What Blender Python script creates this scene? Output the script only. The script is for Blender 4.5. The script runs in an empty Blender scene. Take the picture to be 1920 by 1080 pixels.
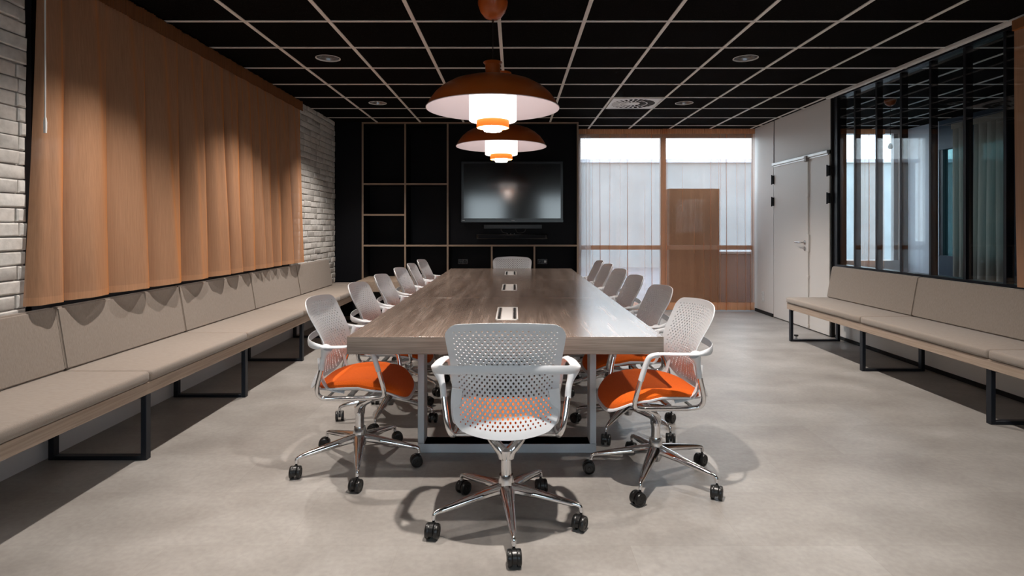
import bpy, bmesh, math, random
from mathutils import Vector, Matrix
random.seed(7)
PI = math.pi
S = bpy.context.scene
COL = S.collection

# ------------------------------------------------------------------ camera
FPX = 1081.0
cam_d = bpy.data.cameras.new('camera'); cam = bpy.data.objects.new('camera', cam_d); COL.objects.link(cam)
cam_d.sensor_width = 36.0; cam_d.lens = FPX / 1920 * 36
cam_d.shift_x = -5 / 1920; cam_d.shift_y = -115 / 1920
cam_d.clip_start = 0.05; cam_d.clip_end = 200
cam.location = (0, 0, 1.245); cam.rotation_euler = (PI / 2, 0, 0)
S.camera = cam

# ------------------------------------------------------------------ world and exposure
W = bpy.data.worlds.new('sky'); S.world = W; W.use_nodes = True
wn = W.node_tree.nodes; wl = W.node_tree.links
bg = wn['Background']
tc = wn.new('ShaderNodeTexCoord'); sp = wn.new('ShaderNodeSeparateXYZ'); rp = wn.new('ShaderNodeValToRGB')
wl.new(tc.outputs['Generated'], sp.inputs[0]); wl.new(sp.outputs['Z'], rp.inputs[0]); wl.new(rp.outputs[0], bg.inputs[0])
rp.color_ramp.elements[0].position = 0.0; rp.color_ramp.elements[0].color = (0.88, 0.95, 1, 1)
rp.color_ramp.elements[1].position = 0.8; rp.color_ramp.elements[1].color = (0.66, 0.8, 1, 1)
bg.inputs[1].default_value = 6.2
S.view_settings.view_transform = 'Standard'; S.view_settings.look = 'None'
S.view_settings.gamma = 1; S.view_settings.use_curve_mapping = False
S.view_settings.exposure = 0.08

DOWN_W = 175      # watts of each downlight spot
PEND_E = 2.3     # emission of the pendant diffusers

# ------------------------------------------------------------------ materials
def mat(name, base=(.8, .8, .8), rough=.5, metal=0.0, spec=.5, emit=None, es=0.0, coat=0.0, sheen=0.0):
    m = bpy.data.materials.new(name); m.use_nodes = True
    b = m.node_tree.nodes['Principled BSDF']
    b.inputs['Base Color'].default_value = (*base, 1); b.inputs['Roughness'].default_value = rough
    b.inputs['Metallic'].default_value = metal; b.inputs['Specular IOR Level'].default_value = spec
    b.inputs['Coat Weight'].default_value = coat; b.inputs['Sheen Weight'].default_value = sheen
    if emit: b.inputs['Emission Color'].default_value = (*emit, 1); b.inputs['Emission Strength'].default_value = es
    return m
def nodes(m): return m.node_tree.nodes, m.node_tree.links, m.node_tree.nodes['Principled BSDF']
def ramp(n, stops):
    r = n.new('ShaderNodeValToRGB'); e = r.color_ramp.elements
    e[0].position, e[0].color = stops[0][0], (*stops[0][1], 1); e[1].position, e[1].color = stops[-1][0], (*stops[-1][1], 1)
    for p, c in stops[1:-1]:
        k = e.new(p); k.color = (*c, 1)
    return r
def texture(m, stops, scale=5, mapscale=(1, 1, 1), detail=4, rough_stops=None, bump=0, dist=.002, distortion=0):
    n, l, b = nodes(m)
    t = n.new('ShaderNodeTexCoord'); mp = n.new('ShaderNodeMapping'); mp.inputs['Scale'].default_value = mapscale
    nz = n.new('ShaderNodeTexNoise'); nz.inputs['Scale'].default_value = scale; nz.inputs['Detail'].default_value = detail
    nz.inputs['Distortion'].default_value = distortion
    l.new(t.outputs['Object'], mp.inputs[0]); l.new(mp.outputs[0], nz.inputs['Vector'])
    r = ramp(n, stops); l.new(nz.outputs['Fac'], r.inputs[0]); l.new(r.outputs[0], b.inputs['Base Color'])
    if bump:
        bp = n.new('ShaderNodeBump'); bp.inputs['Strength'].default_value = bump; bp.inputs['Distance'].default_value = dist
        l.new(nz.outputs['Fac'], bp.inputs['Height']); l.new(bp.outputs[0], b.inputs['Normal'])
    return m

def floor_mat():
    m = mat('vinyl_floor', rough=.42, spec=.45); n, l, b = nodes(m)
    t = n.new('ShaderNodeTexCoord')
    def noise(sc, det, ms=(1, 1, 1), dis=0):
        mp = n.new('ShaderNodeMapping'); mp.inputs['Scale'].default_value = ms
        q = n.new('ShaderNodeTexNoise'); q.inputs['Scale'].default_value = sc; q.inputs['Detail'].default_value = det; q.inputs['Distortion'].default_value = dis
        l.new(t.outputs['Object'], mp.inputs[0]); l.new(mp.outputs[0], q.inputs['Vector']); return q
    a = noise(2.0, 5, (1, 1.4, 1), .2); f = noise(40, 6)
    r = ramp(n, [(.3, (.27, .252, .234)), (.5, (.33, .312, .292)), (.72, (.41, .392, .372))]); l.new(a.outputs['Fac'], r.inputs[0])
    br = n.new('ShaderNodeTexBrick'); br.offset = .5
    br.inputs['Color1'].default_value = (1, 1, 1, 1); br.inputs['Color2'].default_value = (.9, .89, .88, 1); br.inputs['Mortar'].default_value = (.84, .82, .8, 1)
    br.inputs['Scale'].default_value = 1; br.inputs['Mortar Size'].default_value = .0013; br.inputs['Mortar Smooth'].default_value = .3
    br.inputs['Brick Width'].default_value = .9; br.inputs['Row Height'].default_value = .45
    l.new(t.outputs['Object'], br.inputs['Vector'])
    mx = n.new('ShaderNodeMix'); mx.data_type = 'RGBA'; mx.blend_type = 'MULTIPLY'; mx.inputs[0].default_value = 1
    l.new(r.outputs[0], mx.inputs[6]); l.new(br.outputs['Color'], mx.inputs[7])
    r2 = ramp(n, [(.35, (.93, .93, .93)), (.65, (1.05, 1.05, 1.05))]); l.new(f.outputs['Fac'], r2.inputs[0])
    m2 = n.new('ShaderNodeMix'); m2.data_type = 'RGBA'; m2.blend_type = 'MULTIPLY'; m2.inputs[0].default_value = 1
    l.new(mx.outputs[2], m2.inputs[6]); l.new(r2.outputs[0], m2.inputs[7]); l.new(m2.outputs[2], b.inputs['Base Color'])
    bp = n.new('ShaderNodeBump'); bp.inputs['Strength'].default_value = .08; bp.inputs['Distance'].default_value = .001
    l.new(f.outputs['Fac'], bp.inputs['Height']); l.new(bp.outputs[0], b.inputs['Normal'])
    return m
def wood_mat(name, dark, mid, light, axis='Y', rough=.35, spec=.5, scale=1.0, fine=1.0, lines=.74):
    m = mat(name, rough=rough, spec=spec); n, l, b = nodes(m)
    t = n.new('ShaderNodeTexCoord')
    def nz(ms, sc, det, dis):
        mp = n.new('ShaderNodeMapping'); mp.inputs['Scale'].default_value = ms
        q = n.new('ShaderNodeTexNoise'); q.inputs['Scale'].default_value = sc * scale; q.inputs['Detail'].default_value = det; q.inputs['Distortion'].default_value = dis
        l.new(t.outputs['Object'], mp.inputs[0]); l.new(mp.outputs[0], q.inputs['Vector']); return q
    L = {'Y': (1, .07, 1), 'X': (.07, 1, 1)}[axis]; L2 = {'Y': (1, .025, 1), 'X': (.025, 1, 1)}[axis]
    a = nz(L, 17, 6, .25); c = nz(L2, 170*fine, 3, .2)
    r = ramp(n, [(.3, dark), (.5, mid), (.68, light)]); l.new(a.outputs['Fac'], r.inputs[0])
    r2 = ramp(n, [(.36, (lines, lines*.97, lines*.94)), (.6, (1.1, 1.1, 1.1))]); l.new(c.outputs['Fac'], r2.inputs[0])
    mx = n.new('ShaderNodeMix'); mx.data_type = 'RGBA'; mx.blend_type = 'MULTIPLY'; mx.inputs[0].default_value = 1
    l.new(r.outputs[0], mx.inputs[6]); l.new(r2.outputs[0], mx.inputs[7]); l.new(mx.outputs[2], b.inputs['Base Color'])
    bp = n.new('ShaderNodeBump'); bp.inputs['Strength'].default_value = .06; bp.inputs['Distance'].default_value = .0005
    l.new(c.outputs['Fac'], bp.inputs['Height']); l.new(bp.outputs[0], b.inputs['Normal'])
    return m
def cloth_mat(name, col, opac, edge, transl=.5, weave=0, graze=None):
    """woven sheer: part of the light passes between the threads, the threads scatter and let light through"""
    m = bpy.data.materials.new(name); m.use_nodes = True; n = m.node_tree.nodes; l = m.node_tree.links; n.clear()
    out = n.new('ShaderNodeOutputMaterial'); tr = n.new('ShaderNodeBsdfTransparent'); df = n.new('ShaderNodeBsdfDiffuse'); tl = n.new('ShaderNodeBsdfTranslucent')
    t = n.new('ShaderNodeTexCoord')
    mp = n.new('ShaderNodeMapping'); mp.inputs['Scale'].default_value = (1, 1, .02)
    nz = n.new('ShaderNodeTexNoise'); nz.inputs['Scale'].default_value = 160; nz.inputs['Detail'].default_value = 3
    l.new(t.outputs['Object'], mp.inputs[0]); l.new(mp.outputs[0], nz.inputs['Vector'])
    r = ramp(n, [(.3, tuple(c * .9 for c in col)), (.7, tuple(min(1, c * 1.08) for c in col))]); l.new(nz.outputs['Fac'], r.inputs[0])
    l0 = n.new('ShaderNodeLayerWeight'); l0.inputs[0].default_value = .35
    p0 = n.new('ShaderNodeMath'); p0.operation = 'POWER'; p0.inputs[1].default_value = 2.5; l.new(l0.outputs['Facing'], p0.inputs[0])
    cm = n.new('ShaderNodeMix'); cm.data_type = 'RGBA'; cm.inputs[7].default_value = (*((.75, .26, .05) if weave else tuple(c*.75 for c in col)), 1)
    l.new(p0.outputs[0], cm.inputs[0]); l.new(r.outputs[0], cm.inputs[6])
    l.new(cm.outputs[2], df.inputs[0]); l.new(cm.outputs[2], tl.inputs[0])
    if weave:
        wz = n.new('ShaderNodeTexNoise'); wz.inputs['Scale'].default_value = 420; wz.inputs['Detail'].default_value = 2
        l.new(t.outputs['Object'], wz.inputs['Vector'])
        bp = n.new('ShaderNodeBump'); bp.inputs['Strength'].default_value = .5; bp.inputs['Distance'].default_value = .001
        l.new(wz.outputs['Fac'], bp.inputs['Height']); l.new(bp.outputs[0], df.inputs['Normal'])
    m1 = n.new('ShaderNodeMixShader'); m1.inputs[0].default_value = transl
    l.new(df.outputs[0], m1.inputs[1]); l.new(tl.outputs[0], m1.inputs[2])
    lw = n.new('ShaderNodeLayerWeight'); lw.inputs[0].default_value = .5
    pw = n.new('ShaderNodeMath'); pw.operation = 'POWER'; pw.inputs[1].default_value = 2.0; l.new(lw.outputs['Facing'], pw.inputs[0])
    mr = n.new('ShaderNodeMapRange'); mr.inputs[3].default_value = opac; mr.inputs[4].default_value = edge
    l.new(pw.outputs[0], mr.inputs[0])
    m2 = n.new('ShaderNodeMixShader'); l.new(mr.outputs[0], m2.inputs[0]); l.new(tr.outputs[0], m2.inputs[1]); l.new(m1.outputs[0], m2.inputs[2])
    l.new(m2.outputs[0], out.inputs[0]); return m
def glass_mat(name, tint=(.92, .96, .97), ior=1.5, rough=.0):
    m = bpy.data.materials.new(name); m.use_nodes = True; n = m.node_tree.nodes; l = m.node_tree.links; n.clear()
    out = n.new('ShaderNodeOutputMaterial'); tr = n.new('ShaderNodeBsdfTransparent'); tr.inputs[0].default_value = (*tint, 1)
    gl = n.new('ShaderNodeBsdfGlossy'); gl.inputs['Roughness'].default_value = rough
    fr = n.new('ShaderNodeFresnel')
    ge = n.new('ShaderNodeNewGeometry'); mi = n.new('ShaderNodeMapRange'); mi.inputs[3].default_value = ior; mi.inputs[4].default_value = 1/ior
    l.new(ge.outputs['Backfacing'], mi.inputs[0]); l.new(mi.outputs[0], fr.inputs[0])
    mx = n.new('ShaderNodeMixShader'); l.new(fr.outputs[0], mx.inputs[0]); l.new(tr.outputs[0], mx.inputs[1]); l.new(gl.outputs[0], mx.inputs[2])
    l.new(mx.outputs[0], out.inputs[0]); return m

M = {}
M['floor'] = floor_mat()
M['tile'] = texture(mat('black_ceiling_tile', rough=.95, spec=.05), [(.42, (.003, .0025, .0025)), (.62, (.006, .005, .0045)), (.75, (.034, .030, .027))], scale=160, detail=3, bump=.4, dist=.002)
M['grid'] = mat('grid_bar', (.86, .82, .78), .5)
M['brick'] = texture(mat('painted_brick', rough=.75, spec=.3), [(.3, (.55, .535, .51)), (.7, (.7, .68, .65))], scale=28, detail=8, bump=.7, dist=.004)
M['mortar'] = mat('mortar', (.36, .34, .32), .9)
M['panel'] = mat('white_wall_panel', (.74, .70, .66), .5)
M['door'] = mat('white_door', (.74, .70, .66), .4)
M['lowwall'] = mat('low_wall_paint', (.66, .66, .68), .7)
M['black'] = mat('black_lacquer', (.004, .0045, .007), .55, spec=.15)
M['blackframe'] = mat('black_aluminium', (.006, .007, .011), .4, spec=.4)
M['darkgap'] = mat('dark_gap', (.004, .003, .003), .8)
M['steel'] = mat('silver_steel', (.62, .62, .62), .25, 1)
M['brushed'] = mat('brushed_rail', (.5, .49, .48), .4, .9)
M['tabletop'] = wood_mat('grey_oak_top', (.165, .122, .098), (.225, .172, .142), (.295, .235, .198), 'Y', rough=.21, spec=.95)
M['tableedge'] = wood_mat('grey_oak_edge', (.13, .105, .09), (.175, .142, .12), (.225, .188, .16), 'X', rough=.5)
M['frame'] = mat('white_steel_frame', (.62, .66, .70), .4, spec=.5)
M['benchwood'] = wood_mat('pale_oak_rail', (.40, .31, .24), (.43, .335, .26), (.46, .36, .285), 'Y', rough=.55, scale=.7, lines=.9)
M['shelfwood'] = mat('shelf_edge_oak', (.27, .195, .14), .5)
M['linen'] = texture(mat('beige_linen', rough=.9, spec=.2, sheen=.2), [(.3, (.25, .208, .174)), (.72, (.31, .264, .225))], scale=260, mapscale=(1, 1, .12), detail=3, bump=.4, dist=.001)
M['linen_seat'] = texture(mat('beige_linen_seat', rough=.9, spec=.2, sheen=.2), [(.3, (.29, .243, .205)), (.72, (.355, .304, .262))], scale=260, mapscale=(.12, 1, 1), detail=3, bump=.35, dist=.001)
M['benchsteel'] = mat('navy_black_steel', (.012, .016, .024), .4, .3)
M['chairwhite'] = mat('white_polymer', (.67, .69, .715), .42, spec=.4)
M['chrome'] = mat('polished_aluminium', (.72, .72, .73), .12, 1)
M['caster'] = mat('black_caster', (.006, .006, .006), .32)
M['orange'] = texture(mat('orange_wool', rough=.95, spec=.1, sheen=.05), [(.3, (.62, .095, .008)), (.7, (.78, .14, .015))], scale=300, detail=2, bump=.3, dist=.0008)
M['lampred'] = mat('rust_lacquer', (.60, .125, .02), .3, coat=.2)
M['lampin'] = mat('shade_inside_white', (.78, .72, .76), .5)
M['lampglow'] = mat('lit_diffuser', (.9, .88, .85), .5, emit=(1, .90, .84), es=PEND_E)
M['lampbulb'] = mat('lit_lower_diffuser', (.9, .88, .85), .5, emit=(1, .88, .82), es=PEND_E*11)
M['lampring'] = mat('lit_orange_ring', (.9, .25, .04), .5, emit=(1, .17, .012), es=.7)
M['lampring2'] = mat('lit_ring_inside', (.95, .5, .15), .5, emit=(1, .5, .12), es=1.3)
M['cord'] = mat('black_cord', (.01, .01, .01), .5)
M['screen'] = mat('tv_screen', (.003, .0035, .005), .11, spec=.85)
M['tvframe'] = mat('tv_bezel', (.006, .006, .007), .25)
M['plasticwhite'] = mat('white_plastic', (.75, .74, .72), .35)
M['label'] = mat('light_print', (.5, .5, .5), .5)
M['vent'] = mat('white_diffuser', (.92, .91, .9), .4)
M['curtain'] = cloth_mat('rust_mesh_curtain', (.58, .325, .195), .70, .99, .12, weave=1)
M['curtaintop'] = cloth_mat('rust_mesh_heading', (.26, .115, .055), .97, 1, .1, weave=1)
M['curtainhem'] = cloth_mat('rust_mesh_hem', (.56, .31, .18), .85, 1, .1, weave=1)
M['sheer'] = cloth_mat('peach_voile', (.60, .27, .14), .43, .99, .40)
M['sheerhem'] = cloth_mat('peach_voile_hem', (.80, .36, .17), .75, .98, .4)
M['sheertop'] = cloth_mat('peach_voile_heading', (.80, .36, .17), .84, 1, .4)
M['cream'] = cloth_mat('cream_drape', (.42, .36, .30), .93, 1, .2)
M['whitevoile'] = cloth_mat('white_voile', (.75, .74, .72), .45, .95, .5)
M['glass'] = glass_mat('clear_glass')
M['darkglass'] = glass_mat('dark_glass', (.35, .4, .45), 1.6)
M['winframe'] = mat('window_frame_grey', (.30, .28, .27), .5)
M['pavement'] = texture(mat('pavement', rough=.9), [(.3, (.15, .155, .16)), (.7, (.21, .215, .22))], scale=3)
M['render'] = texture(mat('pale_render', rough=.9), [(.3, (.25, .265, .265)), (.7, (.31, .33, .33))], scale=1.2)
M['exteriordark'] = mat('dark_cabinet', (.06, .045, .035), .95, spec=.05)
M['bluegrey'] = mat('blue_grey_paint', (.52, .53, .57), .6)
M['planter'] = mat('planter_paint', (.09, .085, .095), .6)
M['teal'] = mat('teal_panel', (.02, .07, .09), .5)
M['navy'] = mat('navy_panel', (.015, .03, .055), .5)

# ------------------------------------------------------------------ mesh helpers
class MB:
    def __init__(s): s.bm = bmesh.new(); s.mi = 0
    def add(s, verts, faces, smooth=False):
        vs = [s.bm.verts.new(v) for v in verts]
        for f in faces:
            try: q = s.bm.faces.new([vs[i] for i in f]); q.material_index = s.mi; q.smooth = smooth
            except ValueError: pass
        return vs
    def box(s, x0, x1, y0, y1, z0, z1, bev=0, seg=1, mtx=None):
        t = bmesh.new()
        vs = [t.verts.new(v) for v in ((x0,y0,z0),(x1,y0,z0),(x1,y1,z0),(x0,y1,z0),(x0,y0,z1),(x1,y0,z1),(x1,y1,z1),(x0,y1,z1))]
        for f in ((3,2,1,0),(4,5,6,7),(0,1,5,4),(1,2,6,5),(2,3,7,6),(3,0,4,7)): t.faces.new([vs[i] for i in f])
        if bev:
            nf = bmesh.ops.bevel(t, geom=t.edges[:], offset=bev, segments=seg, affect='EDGES', profile=.5)['faces']
            for f in nf: f.smooth = seg > 1
        s.merge(t, mtx); return s
    def merge(s, t, mtx=None, smooth=False):
        if mtx: bmesh.ops.transform(t, matrix=mtx, verts=t.verts)
        t.verts.index_update()
        mp = [s.bm.verts.new(v.co) for v in t.verts]
        for f in t.faces:
            q = s.bm.faces.new([mp[v.index] for v in f.verts]); q.material_index = s.mi; q.smooth = smooth or f.smooth
        t.free()
    def lathe(s, prof, c=(0, 0, 0), n=32, axis='Z', smooth=True, cap=False):
        vs = []
        for r, h in prof:
            for k in range(n):
                a = 2*PI*k/n; p = (r*math.cos(a), r*math.sin(a), h)
                if axis == 'X': p = (p[2], p[0], p[1])
                if axis == 'Y': p = (p[0], p[2], p[1])
                vs.append((p[0]+c[0], p[1]+c[1], p[2]+c[2]))
        fs = [(i*n+k, i*n+(k+1) % n, (i+1)*n+(k+1) % n, (i+1)*n+k) for i in range(len(prof)-1) for k in range(n)]
        if cap: fs += [tuple(range(n))[::-1], tuple((len(prof)-1)*n+k for k in range(n))]
        s.add(vs, fs, smooth); return s
    def cyl(s, c, r, h, n=24, axis='Z', r2=None): return s.lathe([(r, 0), (r if r2 is None else r2, h)], c, n, axis, True, True)
    def sweep(s, pts, radii, n=10, up=None, cap=True, closed=False, smooth=True):
        """tube through pts; radii: number or (width, height) per point"""
        P = [Vector(p) for p in pts]; m = len(P); vs = []
        if not isinstance(radii, list): radii = [radii]*m
        upv = Vector(up) if up else None; prev = None
        for i, p in enumerate(P):
            if closed: d = (P[(i+1) % m]-P[i-1])
            else: d = (P[min(i+1, m-1)]-P[max(i-1, 0)])
            d.normalize()
            if upv: a = d.cross(upv)
            else:
                ref = prev if prev else (Vector((0, 0, 1)) if abs(d.z) < .9 else Vector((1, 0, 0)))
                a = (ref - d*ref.dot(d)) if prev else d.cross(ref)
            a.normalize(); b = a.cross(d); b.normalize(); prev = a.copy()
            r = radii[i]; ra, rb = (r, r) if not isinstance(r, tuple) else r
            for k in range(n):
                t = 2*PI*(k+.5)/n; vs.append(p + a*ra*math.cos(t) + b*rb*math.sin(t))
        fs = [(i*n+k, i*n+(k+1) % n, ((i+1) % m)*n+(k+1) % n, ((i+1) % m)*n+k) for i in range(m if closed else m-1) for k in range(n)]
        if cap and not closed: fs += [tuple(range(n))[::-1], tuple((m-1)*n+k for k in range(n))]
        s.add(vs, fs, smooth); return s
    def build(s, name, m, parent=None, recalc=True):
        if recalc: bmesh.ops.recalc_face_normals(s.bm, faces=s.bm.faces[:])
        if parent:
            o = parent; off = Vector((0, 0, 0))
            while o: off += o.location; o = o.parent
            bmesh.ops.translate(s.bm, vec=-off, verts=s.bm.verts[:])
        me = bpy.data.meshes.new(name); s.bm.to_mesh(me); s.bm.free(); me.set_sharp_from_angle(angle=math.radians(38))
        for q in (m if isinstance(m, list) else [m]): me.materials.append(q)
        o = bpy.data.objects.new(name, me); COL.objects.link(o)
        if parent: o.parent = parent
        return o
def tag(o, label=None, cat=None, group=None, kind=None):
    if label: o['label'] = label
    if cat: o['category'] = cat
    if group: o['group'] = group
    if kind: o['kind'] = kind
    return o
def empty(name, loc, label=None, cat=None, group=None, kind=None, rz=0):
    o = bpy.data.objects.new(name, None); COL.objects.link(o); o.location = loc; o.rotation_euler.z = rz
    o.empty_display_size = .1
    return tag(o, label, cat, group, kind)
def struct(name, mb, m, parent=None, label=None, cat=None):
    o = mb.build(name, m, parent)
    if not parent: tag(o, label, cat, kind='structure')
    return o
def bezier(pts, n=8):
    """catmull-rom through pts"""
    P = [Vector(p) for p in pts]; out = []
    for i in range(len(P)-1):
        a, b, c, d = P[max(i-1, 0)], P[i], P[i+1], P[min(i+2, len(P)-1)]
        for k in range(n):
            t = k/n; out.append(.5*((2*b)+(-a+c)*t+(2*a-5*b+4*c-d)*t*t+(-a+3*b-3*c+d)*t**3))
    out.append(P[-1]); return out
def boxobj(name, dims, m, parent=None, bev=0, seg=1):
    return MB().box(*dims, bev=bev, seg=seg).build(name, m, parent)

# ------------------------------------------------------------------ room dimensions
XL, XR, XG = -2.51, 3.56, 3.60        # brick wall, panel wall, glazed wall
YB, YS, YR = 8.62, 8.00, -1.6         # window wall, shelf front, rear wall
ZC = 2.698
GX = [-1.909 + .6*k for k in range(-1, 10)]      # ceiling bars running away from the camera
GY = [4.07 + .6*k for k in range(-10, 9)]
LIGHTS = [(x, y) for x in (-1.609, 1.991) for y in (1.37, 3.17, 4.97, 6.77)] + [(.191, 1.97)]

# floor
struct('floor', MB().box(-2.7, 6.2, YR-.1, YB+.15, -.1, 0), M['floor'], label='grey beige vinyl tile floor', cat='floor')

# ceiling: tiles with round cut-outs for the downlights
def ceiling():
    b = MB(); xs = sorted([XL] + [x for x in GX if x > XL+.05] + [4.091, 4.691, 5.291, 5.9]); ys = sorted([YR] + [y for y in GY if YR+.05 < y < YB-.05] + [YB])
    for i in range(len(xs)-1):
        for j in range(len(ys)-1):
            x0, x1, y0, y1 = xs[i], xs[i+1], ys[j], ys[j+1]
            c = [(a, q) for a, q in LIGHTS if x0 < a < x1 and y0 < q < y1]
            if not c: b.add([(x0,y0,ZC),(x1,y0,ZC),(x1,y1,ZC),(x0,y1,ZC)], [(3,2,1,0)]); continue
            cx, cy = c[0]; n = 32; vs = []
            for k in range(n):
                a = 2*PI*k/n; ca, sa = math.cos(a), math.sin(a); f = 1/max(abs(ca), abs(sa))
                vs.append((cx+ca*f*(x1-x0)/2, cy+sa*f*(y1-y0)/2, ZC))
            for k in range(n):
                a = 2*PI*k/n; vs.append((cx+.1*math.cos(a), cy+.1*math.sin(a), ZC))
            b.add(vs, [(k, (k+1) % n, n+(k+1) % n, n+k)[::-1] for k in range(n)])
    b.box(XL-.3, 6.2, YR-.1, YB+.2, ZC+.25, ZC+.35)
    b.box(XL-.3, XL, YR-.1, YB+.2, ZC, ZC+.25)
    o = b.build('ceiling', M['tile'], recalc=False); tag(o, 'black acoustic tile ceiling', 'ceiling', kind='structure')
ceiling()
g = MB(); gw = .013
for x in GX:
    if x > XL+.02: g.box(x-gw, x+gw, YR, YB-.1, ZC-.006, ZC+.002)
for x in (4.091, 4.691, 5.291): g.box(x-gw, x+gw, 2, YB-.1, ZC-.006, ZC+.002)
for y in GY:
    if YR < y < YB-.1: g.box(XL+.02, 5.8, y-.011, y+.011, ZC-.0066, ZC+.002)
struct('trim_1', g, M['grid'], label='pale metal grid bars of the black tile ceiling', cat='ceiling grid')

# ------------------------------------------------------------------ left wall: painted brick with a dark window
WY0, WY1, WZ0, WZ1 = 2.945, 6.42, .80, 2.64
def brick_wall():
    b = MB(); rnd = random.Random(3); ch = .0725; bl = .225; j = .007
    def brick(y0, y1, z0, z1):
        if y1-y0 < .02: return
        d = .017 + rnd.uniform(-.005, .006); e = .005
        q = lambda a=.0018: rnd.uniform(-a, a)
        back = [(XL-.012, y, z) for y, z in ((y0+q(), z0+q()), (y1+q(), z0+q()), (y1+q(), z1+q()), (y0+q(), z1+q()))]
        mid = [(XL+d-e, y+q(), z+q()) for _, y, z in back]
        ym, zm = (y0+y1)/2, (z0+z1)/2
        fr = [(XL+d+q(), y+(e+rnd.random()*.003)*(1 if y < ym else -1), z+(e+rnd.random()*.003)*(1 if z < zm else -1)) for _, y, z in mid]
        fs = [(8, 9, 10, 11)]
        for k in range(4): fs += [(k, (k+1) % 4, 4+(k+1) % 4, 4+k), (4+k, 4+(k+1) % 4, 8+(k+1) % 4, 8+k)]
        b.add(back+mid+fr, fs)
    z = .40; r = 0
    while z < ZC:
        z1 = min(z+ch-j, ZC); y = YR - (bl/2 if r % 2 else 0) + rnd.uniform(-.01, .01)
        while y < YS:
            L = bl if rnd.random() > .12 else bl/2
            a0, a1 = max(y, YR), min(y+L-j, YS)
            if z1 > WZ0 and z < WZ1 and a1 > WY0 and a0 < WY1:
                if a0 < WY0: brick(a0, WY0, z, z1)
                if a1 > WY1: brick(WY1, a1, z, z1)
            else: brick(a0, a1, z, z1)
            y += L
        z += ch; r += 1
    # mortar bed behind, around the opening, and the smooth foot of the wall
    b.mi = 1
    b.box(XL-.2, XL, YR, WY0, .4, ZC+.02); b.box(XL-.2, XL, WY1, YB, .4, ZC+.02)
    b.box(XL-.2, XL, WY0, WY1, .4, WZ0); b.box(XL-.2, XL, WY0, WY1, WZ1, ZC+.02)
    b.mi = 2; b.box(XL-.2, XL, YR, YB, 0, .4)
    struct('wall_left', b, [M['brick'], M['mortar'], M['lowwall']], label='white painted brick wall with smooth grey foot', cat='wall')
brick_wall()
w = empty('window_1', (XL-.1, (WY0+WY1)/2, WZ0), 'black framed dark window behind the long rust curtain', 'window', kind='structure')
f = MB()
f.box(XL-.14, XL-.0, WY0, WY0+.05, WZ0, WZ1); f.box(XL-.14, XL, WY1-.05, WY1, WZ0, WZ1)
f.box(XL-.14, XL, WY0, WY1, WZ0, WZ0+.05); f.box(XL-.14, XL, WY0, WY1, WZ1-.05, WZ1)
for k in range(1, 3): yy = WY0+(WY1-WY0)*k/3; f.box(XL-.12, XL-.06, yy-.03, yy+.03, WZ0, WZ1)
f.build('window_frame', M['blackframe'], w)
boxobj('pane', (XL-.095, XL-.085, WY0+.04, WY1-.04, WZ0+.04, WZ1-.04), M['darkglass'], w)
boxobj('unlit_sheet', (XL-.2, XL-.16, WY0-.02, WY1+.02, WZ0-.02, WZ1+.02), M['darkgap'], w)  # black sheet standing in for the unlit space beyond the glass

# ------------------------------------------------------------------ rear wall (behind the camera) with two windows
b = MB()
RW = [(-1.5, -.30), (.75, 1.95)]
for a0, a1 in ((XL-.2, -1.5), (-.30, .75), (1.95, 6.2)): b.box(a0, a1, YR-.15, YR, 0, ZC+.05)
for a0, a1 in RW: b.box(a0, a1, YR-.15, YR, 0, 1.0); b.box(a0, a1, YR-.15, YR, 2.2, ZC+.05)
struct('wall_rear', b, M['panel'], label='white wall behind the camera', cat='wall')
for k, (a0, a1) in enumerate(RW):
    w = empty('window_%d' % (2+k), ((a0+a1)/2, YR-.08, 1.0), 'window in the wall behind the camera', 'window', kind='structure')
    f = MB(); f.box(a0, a0+.05, YR-.1, YR-.04, 1, 2.2); f.box(a1-.05, a1, YR-.1, YR-.04, 1, 2.2); f.box(a0+.05, a1-.05, YR-.1, YR-.04, 1, 1.05); f.box(a0+.05, a1-.05, YR-.1, YR-.04, 2.15, 2.2)
    f.build('window_frame', M['winframe'], w)
    boxobj('pane', (a0+.05, a1-.05, YR-.074, YR-.066, 1.05, 2.15), M['glass'], w)

# ------------------------------------------------------------------ window wall at the far end
AX0, AX1 = .93, 3.64
b = MB()
b.box(XL-.2, AX0, YB, YB+.15, 0, ZC+.05); b.box(AX1, 3.95, YB, YB+.15, 0, ZC+.05); b.box(5.75, 6.2, YB, YB+.15, 0, ZC+.05)
b.box(AX0, AX1, YB, YB+.15, 2.64, ZC+.05); b.box(3.95, 5.75, YB, YB+.15, 2.64, ZC+.05)
b.box(3.95, 5.75, YB, YB+.15, 0, .74)
struct('wall_far', b, M['panel'], label='far wall around the tall window', cat='wall')
w = empty('window_4', ((AX0+AX1)/2, YB+.05, 0), 'full height window behind the peach voile curtains', 'window', kind='structure')
f = MB(); y0, y1 = YB+.03, YB+.1
for a in (AX0, AX1-.06): f.box(a, a+.06, y0, y1, 0, 2.64)
f.box(2.19, 2.27, y0, y1, .06, 2.58)
f.box(AX0+.06, AX1-.06, y0, y1, 0, .06); f.box(AX0+.06, AX1-.06, y0, y1, 2.58, 2.64)
f.box(AX0+.06, 2.19, y0, y1, .90, .965); f.box(2.27, AX1-.06, y0, y1, .90, .965)
f.build('window_frame', M['winframe'], w)
for a0, a1 in ((AX0+.06, 2.19), (2.27, AX1-.06)):
    for z0, z1 in ((.06, .9), (.965, 2.58)): boxobj('pane', (a0, a1, YB+.06, YB+.068, z0, z1), M['glass'], w)
w = empty('window_5', (4.85, YB+.05, 0), 'tall window of the neighbouring room', 'window', kind='structure')
f = MB()
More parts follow.
